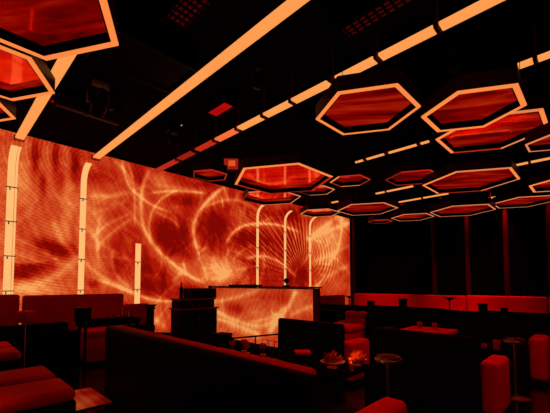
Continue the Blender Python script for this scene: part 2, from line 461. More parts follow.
def swirl_extra(U, Z):
    V = np.zeros(U.shape); rnd = random.Random(11)
    # fan of fine lines meeting low on the far end of the screen
    th = np.arctan2(U-8.35, Z-1.35); rr = np.hypot(U-8.35, Z-1.35)
    w = np.exp(-((U-7.9)/.9)**2)*np.exp(-((Z-2.45)/.9)**2)
    V += .34*w*np.sin(th*64+rr*2.6)
    # nested arcs at the far end
    a = np.hypot((U-8.3)*.8, Z-2.25); w = np.exp(-((U-9.5)/.55)**2)*np.exp(-((Z-2.1)/.75)**2)
    V += .22*w*np.sin(a*46)
    # lattice of threads above the booth
    a = np.hypot(U-5.3, Z-.9); w = np.exp(-((U-6.5)/.8)**2)*np.exp(-((Z-2.5)/.9)**2)
    V += .16*w*np.sin(a*62)+.12*w*np.sin(th*90)
    # soft burst
    th = np.arctan2(Z-1.45, U-5.15); rr = np.hypot(U-5.15, Z-1.45)
    V += .06*np.exp(-(rr/.9)**2)*np.sin(th*23+4*np.sin(rr*6)+3*np.sin(th*5))
    # ripples at the near end
    a = np.hypot(U-1.9, (Z-3.6)*1.1); w = np.exp(-((U-1.2)/.8)**2)
    V += .085*w*np.sin(a*105)
    # many faint arcs of light
    for i in range(230):
        cx = rnd.uniform(1.2, 9.5); cz = rnd.uniform(.2, 3.6); R_ = rnd.uniform(.35, 2.4)
        a0 = rnd.uniform(-PI, PI); aw = rnd.uniform(.25, .7); wd = rnd.uniform(.012, .06)
        dl = rnd.uniform(-.16, .18)
        r_ = np.hypot((U-cx)*rnd.uniform(.6, 1), Z-cz)
        an = np.arctan2(Z-cz, U-cx)-a0; an = (an+PI) % (2*PI)-PI
        V += dl*np.exp(-((r_-R_)/wd)**2)*np.exp(-(an/aw)**2)
    return V
def swirl_base(U, Z):
    return .52-.24*np.clip((U-1.3)/1.7, 0, 1)+.10*np.clip((U-8.2)/1.5, 0, 1)

scr = thing('led_screen', 'huge screen of swirling orange and red light covering the long wall behind the sofas', 'screen', (0, 0, 0))
us = np.arange(-2.4, 11.06, .018); zs = np.arange(.22, CEIL-.03, .018)
V = field(us, zs, STROKES, BLOBS, swirl_base, swirl_extra)
V = .35+(V-.40)*1.2
lit_grid('display', us, zs, V, lambda u, z: (float(u), SCR, float(z)), led_content('screen_swirls', 0), scr, None)
MB().box(-2.42, 11.07, SCR+.004, WALLY-.002, .02, CEIL-.02).build('cabinet', M['blackmat'], scr)

PX, PY0, PY1, PZ1 = 4.40, 3.43, 6.33, 1.222
booth = thing('dj_booth', 'long booth with a glowing swirl front standing before the big screen', 'booth', (0, 0, 0))
us = np.arange(PY0, PY1, .022); zs = np.arange(.10, PZ1, .022)
def pbase(U, Z): return .42+0*U
def pextra(U, Z): return .03*np.sin(np.hypot(U-4.8, Z-.5)*55)*np.exp(-((U-5)/1.0)**2)
V = field(us, zs, PANEL_STROKES, PANEL_BLOBS, pbase, pextra)
lit_grid('front_display', us, zs, V, lambda u, z: (PX, float(u), float(z)), led_content('booth_front_swirls', 1, .92), booth, None)
mb = MB(); mb.box(PX+.006, PX+.20, PY0, PY1, .0, PZ1-.005); mb.build('body', M['blackmat'], booth)
mb = MB(); mb.box(PX-.02, PX+.22, PY0-.03, PY1+.03, PZ1, PZ1+.022, .006, 2); mb.build('counter_top', M['gloss'], booth)
mb = MB(); mb.box(PX-.02, PX+.01, PY0-.12, PY0-.03, 0, PZ1-.01, .004, 2); mb.build('end_post', M['clip'], booth)
mb = MB(); mb.box(PX-.02, PX+.012, PY1+.0, PY1+.1, 0, PZ1+.03, .004, 2); mb.build('end_post', M['black'], booth)

# things on the booth
b_ = thing('table_microphone', 'small black microphone head sticking up over the booth top', 'microphone', (4.51, 4.12, PZ1+.024))
MB().lathe([(0, 0), (.06, 0), (.06, .02), (.012, .025), (.012, .06), (0, .06)], 0, 0, 16).build('stand', M['black'], b_, True)
MB().lathe([(0, .055), (.035, .065), (.05, .09), (.048, .12), (.03, .145), (0, .155)], 0, 0, 16).build('head', M['black'], b_, True)
mx = thing('mixer_console', 'flat black mixing console lying on the booth counter', 'mixer', (4.51, 5.3, PZ1+.024))
mb = MB(); mb.box(-.08, .08, -.45, .45, 0, .03, .008, 2); mb.build('case', M['black'], mx)
mb = MB()
for i in range(6): mb.lathe([(.012, .03), (.010, .042), (0, .042)], -.03, -.35+.14*i, 10)
mb.build('knob_row', M['black'], mx)

# ------------------------------------------------------------------ light strips
SX = {0: .805, 1: 1.865, 2: 2.904, 3: 3.99, 4: 5.186, 5: 6.234, 6: 7.362, 7: 8.569, 8: 9.758}
ZS = EYE+2.161
HW = .052
def strip_piece(name, pts, mat, parent, hw=HW):
    # housing behind, light in front
    mb = MB(); mb.tube(pts, 0, sq=(hw, .012, (1, 0, 0)))
    return mb.build(name, mat, parent)
def bracket_h(x, y, parent):
    mb = MB()
    mb.box(x-HW-.012, x-HW-.002, y-.016, y+.016, ZS-.03, ZS+.04, .003, 1)
    mb.box(x+HW+.002, x+HW+.012, y-.016, y+.016, ZS-.03, ZS+.04, .003, 1)
    mb.box(x-HW-.012, x+HW+.012, y-.016, y+.016, ZS-.030, ZS-.018, .003, 1)
    mb.box(x-.006, x+.006, y-.006, y+.006, ZS+.03, CEIL-.001)
    mb.box(x-HW-.012, x+HW+.012, y-.014, y+.014, ZS+.025, ZS+.04)
    mb.build('bracket', M['clip'], parent)
YW = SCR-.035
def wall_path(x, r=.30, z0=.32, ztop=None):
    pts = [(x, YW, z0)]
    zc = ZS-r
    pts.append((x, YW, zc))
    for k in range(1, 7):
        a = PI/2*k/6*.92
        pts.append((x, YW-r+r*math.cos(a), zc+r*math.sin(a)))
    return pts
ROOMY = -2.2
strips = {}
desc = {
 0: 'orange light strip nearest the camera end of the screen, partly hidden by hanging hexagons',
 1: 'unbroken orange light strip sweeping over the ceiling down to the second screen upright',
 2: 'long orange ceiling strip cut into many short segments that fade to red at the screen',
 3: 'short orange ceiling strip at the frame edge above the largest hexagon cluster',
 4: 'thin orange ceiling strip in short dashes between the hexagon pair and the curtain side',
 5: 'lone upright amber strip on the screen above the booth, without a ceiling run',
 6: 'second upright amber strip beyond the booth microphone, continuing as dashes over the ceiling',
 7: 'farthest upright amber strip, close to the curtain end of the screen',
 8: 'tiny farthest orange ceiling strip in front of the black curtains'}
for k in range(9):
    t = thing('light_strip', desc[k], 'light strip', (0, 0, 0), group='parallel orange light strips'); strips[k] = t
    if k in (3, 4, 8): continue
    x = SX[k]
    hw = .047 if k < 5 else .034
    pts = wall_path(x)
    if k == 2:
        lo = [(x, YW, .32), (x, YW, 2.12)]
        strip_piece('upright_light', lo, M['wallstrip'], t)
    else:
        strip_piece('upright_light', pts, M['wallstrip'], t, hw)
    if k == 0:
        mb = MB(); p2 = [(a+.047+.022, b, c) for a, b, c in pts]; mb.tube(p2, 0, sq=(.013, .012, (1, 0, 0))); mb.build('upright_light', M['wallstrip'], t)
    # clips that hold the upright
    z = .62
    while z < (2.1 if k == 2 else ZS-.28):
        mb = MB(); mb.box(x-hw-.008, x+hw+(.05 if k == 0 else .008), YW-.022, SCR-.002, z-.007, z+.007, .002, 1)
        mb.box(x-hw*.4, x-hw*.1, YW-.03, YW-.015, z-.05, z-.01)
        mb.build('clip', M['black'], t); z += .56
# stand-off feet: uprights rest on small floor blocks
for k in (0, 1, 2, 5, 6, 7):
    x = SX[k]; mb = MB(); mb.box(x-.06, x+.06, YW-.05, YW+.03, 0, .33, .004, 1); mb.build('foot', M['black'], strips[k])

def run(k, segs, mats, gaps_with_bracket=True, hw=HW):
    t = strips[k]; x = SX[k]
    for (a, b), mt in zip(segs, mats):
        strip_piece('ceiling_light', [(x, a, ZS), (x, b, ZS)], mt, t, hw)
    ys = []
    for i in range(len(segs)-1): ys.append((segs[i][0]+segs[i+1][1])/2)
    for y in ys: bracket_h(x, y, t)
    # two hangers when there is no joint
    if not ys:
        for y in (segs[0][0]-.05, segs[0][1]+.05): bracket_h(x, y, t)
S_, SM, SD = M['strip'], M['strip_mid'], M['strip_dim']
run(0, [(ROOMY, 6.10)], [S_])
run(1, [(ROOMY, 6.12)], [S_])
M['strip_red'] = emitter('red_light_strip', (.50, .022, .008))
M['strip_or'] = emitter('deep_orange_light_strip', (.92, .16, .04))
run(2, [(5.26, 6.12), (4.74, 5.16), (4.14, 4.60), (3.60, 4.06), (3.07, 3.53), (2.58, 3.01), (2.03, 2.53), (1.49, 1.92), (.94, 1.43), (.40, .89), (ROOMY, .35)],
    [M['strip_red'], SD, M['strip_red'], M['strip_or'], S_, S_, S_, S_, S_, S_, S_])
run(3, [(.40, .515), (-.10, .36), (-.8, -.14)], [S_, S_, S_], hw=.045)
run(4, [(2.90, 3.06), (2.52, 2.84), (1.98, 2.44), (1.80, 1.92)], [S_, S_, S_, S_], hw=.022)
run(6, [(4.89, 5.08), (3.56, 3.80), (2.92, 3.52), (.86, 1.05), (.10, .82)], [S_, S_, S_, S_, S_], hw=.033)
run(7, [(3.18, 3.77), (2.56, 3.14)], [S_, S_], hw=.033)
run(8, [(1.95, 2.05), (1.81, 1.91)], [S_, S_], hw=.04)

# ------------------------------------------------------------------ hexagons
HEX = [
('A', 0.22, 2.48, 0.665, 1.75, 'bright', 'huge cropped hexagon nearest the camera with fiery streaks'),
('B', 0.24, 3.99, 0.562, 1.97, 'bright', 'hexagon just beyond the huge cropped one, reflecting an upright strip'),
('C', 0.20, 4.95, 0.410, 1.97, 'bright', 'small hexagon at the frame edge nearest the screen, a corner showing'),
('D', 4.09, 3.84, 0.86, 1.75, 'near', 'large central hexagon hanging above the booth and mirroring the screen'),
('E', 5.38, 5.40, 0.70, 1.97, 'farhex', 'medium hexagon tucked behind the large central one over the booth'),
('F', 3.46, 5.06, 0.34, 1.97, 'dull', 'smallest dull hexagon beside the hanging monitor'),
('G', 5.62, 4.27, 0.385, 1.97, 'farhex', 'small unlit looking hexagon peeking out behind the large central one'),
('H', 4.92, 3.02, 0.34, 1.75, 'far', 'small red hexagon touching the tip of the large central one'),
('I', 6.20, 2.47, 0.48, 1.97, 'dull', 'dim red hexagon between the small one and the wide one, thin edges'),
('J', 6.43, 1.57, 0.76, 1.75, 'mid', 'wide hexagon below the stacked pair with bright end edges'),
('K', 5.08, 0.98, 0.669, 1.97, 'mid', 'hexagon half covered by the brighter one hanging lower in front'),
('L', 3.77, 0.88, 0.483, 1.75, 'bright', 'bright hexagon with thick rim overlapping the one behind, closest on that side'),
('M', 3.05, 1.67, 0.522, 1.75, 'bright', 'bright fully visible hexagon hanging under the segmented ceiling strip'),
('N', 7.50, 5.58, 0.56, 1.97, 'pale', 'thin edged hexagon over the far end of the screen'),
('O', 7.12, 3.92, 0.70, 1.75, 'pale', 'thin edged hexagon where the screen meets the curtains'),
('P', 9.55, 4.81, 0.36, 1.90, 'dull', 'tiny dark red hexagon farthest away before the curtains'),
('Q', 9.58, 3.83, 0.58, 1.90, 'pale', 'low narrow looking hexagon second along the curtain row'),
('R', 8.88, 2.35, 0.72, 1.75, 'pale', 'broad thin edged hexagon before the brighter red pilaster'),
('S', 9.61, 1.24, 0.64, 1.90, 'pale', 'thin edged hexagon hanging in front of the brightest pilaster'),
('T', 7.72, 0.39, 0.56, 1.75, 'bright', 'hexagon cut by the frame edge with a thick orange corner'),
('U', 5.24, .36, 0.30, 1.72, 'pale', 'cropped hexagon corner poking in beside the half covered one'),
]
RIMS = [M['rim'], M['rim_dim'], M['rim_pale'], M['strip_red']]
SIDES = {  # side k runs from corner k*60 to (k+1)*60 degrees
 'bright': [0]*6, 'near': [1, 3, 0, 0, 0, 3], 'farhex': [2, 1, 1, 2, 2, 2], 'dull': [3, 1, 1, 3, 3, 3],
 'far': [0, 3, 0, 3, 3, 3], 'mid': [3, 0, 0, 2, 0, 2], 'pale': [2]*6}
for (nm, x, y, r, dz, style, lab) in HEX:
    z = EYE+dz
    t = thing('hexagon_lamp', lab, 'hanging lamp', (x, y, z), group='red hexagonal lamps hung from the ceiling')
    w = {'A': .052, 'B': .05, 'C': .045, 'K': .05, 'L': .052, 'M': .042, 'D': .05, 'T': .05, 'J': .042}.get(nm, .03 if r > .45 else .026)
    hgt = .16
    MB().ring((0, 0), r, r-.012, .012, hgt).hexa((0, 0), r-.002, hgt-.01, hgt).build('casing', M['hexcase'], t)
    mb = MB(); mb.ring((0, 0), r, r-w, 0, .012, SIDES[style]); mb.build('rim_light', RIMS, t)
    MB().ring((0, 0), r-w, r-w-.012, .002, .085).build('inner_frame', M['blackmat'], t)
    MB().hexa((0, 0), r-w-.012, .075, .083).build('film', M['film'], t)
    cand = []
    for rr in (r-.08, (r-.08)*.75, (r-.08)*.5):
        for a in range(0, 360, 15):
            qx, qy = x+rr*math.cos(math.radians(a)), y+rr*math.sin(math.radians(a))
            if any(abs(v-qx) < .12 for v in SX.values()): continue
            if any(h2[0] != nm and h2[4] > dz and math.hypot(h2[1]-qx, h2[2]-qy) < h2[3]+.04 for h2 in HEX): continue
            if math.hypot(qx-3.9, qy-5.0) < .25 or (.95 < qx < 1.75 and abs(qy-4.75) < .2): continue
            cand.append((qx-x, qy-y))
    chosen = [cand[0]]
    while len(chosen) < 3:
        chosen.append(max(cand, key=lambda c_: min(math.hypot(c_[0]-d_[0], c_[1]-d_[1]) for d_ in chosen)))
    for px, py in chosen:
        MB().tube([(px, py, hgt-.005), (px, py, CEIL-z)], .003, 5).build('cable', M['duct'], t)

# ------------------------------------------------------------------ sofas
def sofa(y0, y1, x, label, hb=.785, ext0=.27, ext1=.12, hs=.557, seatd=.47, arm=.17, group='rows of sofas facing the curtains', cushmat='black', lift=-.02, so=0):
    """back runs along y at x, the seat lies on the far (+x) side and reaches past the back at both ends"""
    t = thing('sofa', label, 'sofa', (x, (y0+y1)/2, 0), group=group)
    shell = .09
    a, b = y0-(y0+y1)/2, y1-(y0+y1)/2
    MB().box(0, shell, a, b, .0, hb, .03, 3).build('backrest', M['black'], t, True)
    ins = .09 if lift > 0 else .05; n = max(1, round((b-a)/1.1)); w = (b-a-.05-ins)/n
    for i in range(n):
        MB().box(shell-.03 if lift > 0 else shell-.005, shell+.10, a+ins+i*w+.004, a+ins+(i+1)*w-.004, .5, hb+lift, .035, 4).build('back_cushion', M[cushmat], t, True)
    sa, sb = a-ext0, b+ext1
    MB().box(shell+.01+so, shell+so+seatd-.01, sa+.02, sb-.02, .0, .06).build('plinth', M['blackmat'], t)
    xa, xb = shell+.005+so, shell+so+seatd
    MB().box(shell+.005, xb-.02, sa+arm+.004, sb-.125, .06, .43, .04, 4).build('seat', M['black'], t, True)
    MB().box(xa, xb, sa, sa+arm, .06, hs, .045, 5).build('armrest', M['red'], t, True)
    MB().box(xa, xb, sb-.12, sb, .06, hs, .045, 5).build('armrest', M['red'], t, True)
    return t
sofa(1.15, 4.31, 1.46, 'closest black backed sofa with a lit red upper edge running across the foreground', ext0=.25, ext1=.10, cushmat='weaklit_red', lift=.004, so=.08, seatd=.51)  # cushion coloured red for the lit rim; unlit cushions elsewhere are black
sofa(2.36, 3.48, 3.60, 'middle sofa with a plain black back, in front of the glowing booth', ext0=.10, ext1=.1)
sofa(.87, 1.955, 3.61, 'large black backed sofa behind the round pedestal table, red seat end showing', ext0=.17, ext1=.05)
sofa(.72, 3.00, 5.32, 'long black sofa back stretching behind the two small red glasses', ext0=.20, ext1=.02, hs=.60, arm=.19)
sofa(3.62, 5.2, 5.36, 'far black sofa beside the booth end post', ext0=0, ext1=.1)
sofa(-1.4, 1.93, 7.0, 'dark sofa before the red banquette at the curtains, nearest the frame edge', ext0=0, ext1=0)
sofa(1.935, 5.6, 7.0, 'dark sofa before the red banquette at the curtains, nearest the screen', ext0=0, ext1=.02)
# detached red seat end visible past the long sofa
def pouf(loc, sx, sy, h, label, group='red upholstered stools', rz=0):
    t = thing('stool', label, 'stool', (loc[0], loc[1], 0), rz, group)
    MB().box(-sx/2+.02, sx/2-.02, -sy/2+.02, sy/2-.02, 0, .06).build('plinth', M['blackmat'], t)
    MB().box(-sx/2, sx/2, -sy/2, sy/2, .06, h-.11, .02, 2).build('base', M['red'], t, True)
    MB().box(-sx/2-.004, sx/2+.004, -sy/2-.004, sy/2+.004, h-.115, h, .045, 5).build('cushion', M['red'], t, True)
    return t
pouf((5.50, 3.16), .2, .16, .785, 'tall narrow red stool beside the end of the long sofa', 'narrow red stools')
pouf((5.50, 3.38), .2, .17, .785, 'tall narrow red stool next to the far sofa', 'narrow red stools')
pouf((1.98, 5.98), .54, .42, .55, 'red block stool under the dark table against the screen sofas')
pouf((4.55, 2.94), .42, .50, .66, 'low red stool glimpsed between the two middle sofa backs')

# ottomans with split tops
def ottoman(x1, y0, label, length, d=.43, gap=.13):
    t = thing('ottoman', label, 'ottoman', (x1, y0, 0), 0, 'double cushion ottomans along the aisle')
    D2 = 2*d+gap
    MB().box(-length+.02, -.02, .02, D2-.02, 0, .07).build('plinth', M['blackmat'], t)
    MB().box(-length, 0, 0, D2, .07, .47, .02, 2).build('base', M['black'], t, True)
    for j in range(2):
        for i in range(int(length/.62)+1):
            a = -min(length, (i+1)*.62); b = -i*.62
            if b-a < .1: continue
            ya = j*(d+gap)
            MB().box(a+.003, b-.003, ya, ya+d, .46, .557, .042, 5).build('cushion', M['red'], t, True)
    return t
ottoman(.74, 2.70, 'large red topped ottoman in the corner of the foreground', 2.5)
ottoman(.70, 4.58, 'red topped ottoman farther along the aisle toward the screen', 2.5)

# banquette under the screen
def banquette(x0, x1, h, label, yb=6.66, n=1):
    t = thing('banquette', label, 'banquette', ((x0+x1)/2, yb, 0), 0, 'banquettes under the screen')
    w = (x1-x0)/2
    MB().box(-w, w, -.14, .0, .40, h, .04, 4).build('backrest', M['redwall'], t, True)
    MB().box(-w, w, -.42, -.0, .07, .36, .015, 2).build('base', M['black'], t, True)
    MB().box(-w+.002, w-.002, -.42, -.13, .355, .50, .04, 4).build('seat', M['black'], t, True)
    MB().box(-w+.03, w-.03, -.40, -.02, 0, .075).build('plinth', M['blackmat'], t)
    return t
banquette(-1.4, .945, 1.13, 'high red banquette at the frame edge below the nearest light strip')
banquette(.985, 2.54, 1.11, 'high red banquette below the second light strip, gap at its side')
banquette(2.56, 3.05, .90, 'low end of the red banquette behind the black pedestal')

# banquette under the curtains
def bank(y0, y1, label, h=.955):
    t = thing('banquette', label, 'banquette', (WALLX-.20, (y0+y1)/2, 0), 0, 'banquettes under the curtains')
    w = (y1-y0)/2
    MB().box(-.14, 0, -w, w, .08, h, .04, 4).build('backrest', M['redwall'], t, True)
    MB().box(-.62, -.13, -w, w, .08, .48, .04, 4).build('seat', M['redwall'], t, True)
    MB().box(-.6, -.01, -w+.02, w-.02, 0, .085).build('plinth', M['blackmat'], t)
bank(2.82, 6.50, 'red banquette under the curtains at the screen end', .945)
bank(.99, 2.80, 'red banquette under the curtains between the two lit pilasters', .96)
bank(-1.9, .97, 'red banquette under the curtains at the frame edge', .965)
# continuation under the far end of the screen
t = thing('banquette', 'short red banquette under the far end of the screen behind the booth', 'banquette', (8.74, 6.62, 0), 0, 'banquettes under the screen')
MB().box(-1.5, 1.5, -.10, .04, .08, .90, .04, 4).build('backrest', M['redwall'], t, True)
MB().box(-1.5, 1.5, -.55, -.09, .08, .48, .04, 4).build('seat', M['redwall'], t, True)
MB().box(-1.48, 1.48, -.5, .03, 0, .085).build('plinth', M['blackmat'], t)

# black sofa row near the screen (backs seen from the aisle)
t = thing('sofa', 'black backed sofa turned toward the screen banquette, red drum stand before it', 'sofa', (.35, 5.62, 0))
MB().box(-1.9, 1.05, 0, .09, 0, .74, .03, 3).build('backrest', M['black'], t, True)
MB().box(-1.9, 1.0, .09, .27, .07, .42, .03, 3).build('seat', M['black'], t, True)

# ------------------------------------------------------------------ tables
def table(x0, x1, y0, y1, h, label, mat='gloss', top=.03, group='low black tables', legin=.04, apron=True):
    t = thing('table', label, 'table', ((x0+x1)/2, (y0+y1)/2, 0), 0, group)
    a, b = (x1-x0)/2, (y1-y0)/2
    MB().box(-a, a, -b, b, h-top, h, .005, 2).build('tabletop', M[mat], t)
    for sx in (-1, 1):
        for sy in (-1, 1):
            MB().box(sx*(a-legin)-.018, sx*(a-legin)+.018, sy*(b-legin)-.018, sy*(b-legin)+.018, 0, h-top+.001, .004, 1).build('leg', M['black'], t)
    return t
TZ = .60
table(2.12, 2.66, 1.42, 2.45, TZ, 'low black table with flower bowls behind the closest sofa')
table(2.12, 2.66, 2.52, 3.60, TZ, 'low black table carrying the black box behind the closest sofa')
table(1.50, 2.32, 5.28, 5.66, .755, 'dark table with glasses in front of the red banquette', top=.085)
table(4.70, 5.06, .87, 1.20, .50, 'small black table holding the red glass tumbler beside the red seat end')
table(4.60, 5.12, 1.45, 2.05, .66, 'table with a red lit top carrying two red glasses', mat='red', top=.05)
table(4.60, 5.12, 2.15, 2.62, .62, 'black table with a shiny ashtray behind the large sofa')
table(7.70, 8.30, 2.6, 4.4, .72, 'black table before the curtain banquette at the screen end', group='tables before the curtains')
table(7.75, 8.35, -.2, 1.9, .72, 'black table before the curtain banquette at the frame edge', group='tables before the curtains')

def rail(a, b, z, label):
    t = thing('low_rail', label, 'rail', ((a[0]+b[0])/2, (a[1]+b[1])/2, 0), 0, 'low black rails before the screen')
    h = ((b[0]-a[0])/2, (b[1]-a[1])/2)
    MB().tube([(-h[0], -h[1], z), (h[0], h[1], z)], .013, 10).build('bar', M['black'], t, True)
    for q_ in (-.9, 0, .9): MB().lathe([(0, 0), (.05, 0), (.05, .01), (.01, .02), (.01, z-.01), (0, z-.01)], h[0]*q_, h[1]*q_, 12).build('post', M['black'], t, True)
rail((3.0, 3.90), (3.87, 3.66), .50, 'low black rail standing before the glowing booth front')
rail((2.5, 5.2), (2.95, 4.72), .50, 'low black rail between the black pedestal and the equipment rack')

def pedestal(x, y, h, r, label, rc=.016, rb=.13, mat='steel', bowl=False, group='round pedestal tables'):
    t = thing('pedestal_table', label, 'table', (x, y, 0), 0, group)
    MB().lathe([(0, 0), (rb, 0), (rb, .012), (rb*.7, .022), (rc*1.6, .04), (0, .04)], 0, 0, 32).build('base', M[mat], t, True)
    MB().lathe([(rc, .035), (rc, h-.03)], 0, 0, 14).build('column', M[mat], t, True)
    if bowl: MB().lathe([(0, h-.07), (rc*1.5, h-.065), (r*.6, h-.03), (r, h-.004), (r, h), (r*.9, h), (r*.5, h-.02), (0, h-.03)], 0, 0, 28).build('top', M[mat], t, True)
    else: MB().lathe([(0, h-.03), (r*.9, h-.03), (r, h-.022), (r, h-.004), (r*.97, h), (0, h)], 0, 0, 32).build('top', M['gloss' if mat == 'black' else mat], t, True)
    return t
pedestal(2.77, 1.34, .655, .115, 'slim round table with a bowl of glitter in front of the large sofa back')
pedestal(4.66, .73, .655, .115, 'slim round table with a bright round foot between two red seat ends')
pedestal(2.36, 5.02, .97, .10, 'thick black pedestal with a dished top before the screen', rc=.055, rb=.12, mat='black', bowl=True)
pedestal(8.0, 2.42, .99, .14, 'black pedestal with a wide dished top before the lit pilaster', rc=.014, mat='black', bowl=True, group='distant black pedestals')
pedestal(8.6, .62, .93, .08, 'thin black post stand farthest toward the frame edge', rc=.016, rb=.1, mat='black', group='distant black pedestals')
pedestal(8.6, 5.35, .93, .12, 'black pedestal with a dished top at the screen end of the curtains', rc=.02, mat='black', bowl=True, group='distant black pedestals')

# ------------------------------------------------------------------ small objects
def cubebox(x, y, z, s, h, label, mat='black', cat='box', name='ice_box', lid=True, rz=.2, sy=None):
    sy = sy or s
    t = thing(name, label, cat, (x, y, z), rz)
    MB().box(-s/2, s/2, -sy/2, sy/2, 0, h*.82, .006, 2).build('body', M[mat], t)
    MB().box(-s/2-.004, s/2+.004, -sy/2-.004, sy/2+.004, h*.82, h, .006, 2).build('lid', M[mat], t)
    return t
cubebox(2.24, 3.02, TZ, .165, .15, 'small black box on the low table behind the closest sofa edge')
cubebox(1.54, 5.46, .755, .16, .19, 'black cube box on the dark table by the red banquette', rz=.7)
cubebox(2.60, 2.16, TZ, .15, .022, 'flat red folded napkin box catching light on the black table', mat='red', name='napkin_box', cat='napkin box', rz=.78)
cubebox(7.95, 3.45, .72, .17, .21, 'dark box with a lid on the far table beside the wide pedestal', name='ice_box')
cubebox(8.0, 1.78, .72, .16, .16, 'dark box on the far table beyond the two lit pilasters', name='ice_box')
cubebox(8.05, 1.42, .72, .12, .09, 'lower dark box on the far table next to the frame edge', name='ice_box')
cubebox(7.95, 4.3, .72, .16, .13, 'dark box on the far table near the screen end', name='ice_box')

def tumbler(x, y, z, h, r, label, mat='glass', group='glasses on the tables', name='glass'):
    t = thing(name, label, 'glass', (x, y, z), 0, group)
    MB().lathe([(0, 0), (r*.85, 0), (r, h), (r*.9, h), (r*.78, .012), (0, .012)], 0, 0, 20).build('cup', M[mat], t, True)
    MB().lathe([(0, .014), (r*.76, .014), (r*.84, h*.6), (0, h*.6)], 0, 0, 20).build('drink', M['fruit' if 'orange' in label else 'leaf'], t, True)
    return t
tumbler(4.83, 1.86, .66, .10, .036, 'small red glass on the red lit table, the one nearer the booth')
tumbler(4.83, 1.66, .66, .10, .036, 'small red glass on the red lit table, the one nearer the slim round table')
tumbler(4.77, .93, .50, .12, .042, 'large red tumbler standing behind the red seat end')
tumbler(4.78, 1.06, .50, .06, .035, 'short glass beside the large red tumbler')
tumbler(1.98, 5.48, .755, .13, .028, 'slender glass on the dark table nearest its middle', group='glasses on the banquette table')
tumbler(2.07, 5.42, .755, .17, .025, 'tallest glass on the dark table before the red banquette', group='glasses on the banquette table')
tumbler(2.18, 5.46, .755, .10, .03, 'short glass on the dark table end toward the black pedestal', group='glasses on the banquette table')

for i, (px, py, h, lab) in enumerate([
    (2.20, 2.78, .10, 'stemmed glass on the black table nearest the black box'),
    (2.26, 2.66, .12, 'tall stemmed glass second in line from the black box'),
    (2.22, 2.57, .10, 'stemmed glass beside the wire stand group'),
    (2.28, 2.40, .11, 'stemmed glass closest to the wire card stand')]):
    t = thing('wine_glass', lab, 'glass', (px, py, TZ), 0, 'stemmed glasses behind the closest sofa')
    MB().lathe([(0, 0), (.032, 0), (.03, .005), (.005, .01), (.004, h*.45), (0, h*.45)], 0, 0, 16).build('stem', M['glass'], t, True)
    MB().lathe([(.004, h*.44), (.03, h*.6), (.036, h*.8), (.03, h), (.027, h), (.032, h*.8), (.026, h*.62), (0, h*.47)], 0, 0, 16).build('bowl', M['glass'], t, True)

# wire card stand with V struts
t = thing('wire_card_stand', 'thin red wire frame with V shaped struts on the black table', 'card stand', (2.20, 2.10, TZ), 0)
s = .17
MB().tube([(0, 0, .003), (0, 0, s), (0, .22, s), (0, .22, .003)], .003, 6).build('frame', M['clip'], t)
MB().tube([(0, .05, s), (0, .10, .01), (0, .15, s)], .004, 6).build('strut', M['clip'], t)
MB().box(-.03, .03, -.01, .23, 0, .005).build('base', M['clip'], t)

# flower bowls
def flower_bowl(x, y, z, r, n, hh, label, mat, seed):
    rnd = random.Random(seed)
    t = thing('flower_bowl', label, 'flower bowl', (x, y, z), 0)
    MB().lathe([(0, 0), (r*.5, 0), (r*.5, .006), (r*.25, .012), (r*.3, .02), (r*.8, .035), (r, .055), (r*.94, .055), (r*.7, .04), (0, .03)], 0, 0, 24).build('bowl', M['glass'], t, True)
    mb = MB()
    for i in range(n):
        a = rnd.random()*2*PI; tilt = .25+rnd.random()*.95; L = hh*(.7+.5*rnd.random())
        d = Vector((math.cos(a)*math.sin(tilt), math.sin(a)*math.sin(tilt), math.cos(tilt)))
        sd = d.cross(Vector((0, 0, 1))).normalized(); up = sd.cross(d)
        b0 = Vector((0, 0, .035))+d*.02; w = .012+.008*rnd.random()
        pts = [b0, b0+d*L*.5+sd*w+up*.006, b0+d*L, b0+d*L*.5-sd*w+up*.006, b0+d*L*.5-up*.008]
        v = [mb.bm.verts.new(p) for p in pts]
        for f in ((0, 1, 4), (1, 2, 4), (2, 3, 4), (3, 0, 4), (0, 3, 2, 1)): mb.bm.faces.new([v[q_] for q_ in f])
    mb.build('petals', M[mat], t)
flower_bowl(2.34, 1.62, TZ, .10, 44, .085, 'glass bowl bristling with dark red spiky leaves', 'leaf', 1)
flower_bowl(2.56, 1.52, TZ, .085, 50, .075, 'glass bowl heaped with orange petals beside the slim round table', 'fruit', 2)
t = thing('glass_cylinder', 'narrow glass cylinder between the two flower bowls', 'glass cylinder', (2.38, 1.47, TZ))
MB().lathe([(0, 0), (.022, 0), (.022, .09), (.018, .09), (.018, .008), (0, .008)], 0, 0, 16).build('cylinder', M['glass'], t, True)
MB().lathe([(0, .01), (.014, .01), (.014, .05), (0, .05)], 0, 0, 12).build('added_candle', M['leaf'], t, True)
MB().lathe([(0, .05), (.006, .056), (.004, .068), (0, .076)], 0, 0, 8).build('added_flame', M['added_flame'], t, True)
ld = bpy.data.lights.new('added_warm_light', 'POINT'); ld.energy = .55; ld.color = (1, .30, .06); ld.shadow_soft_size = .01  # warm light added to bring out the orange of the petals
lo = bpy.data.objects.new('added_warm_light', ld); C.objects.link(lo); lo.parent = t; lo.location = (0, 0, .115)
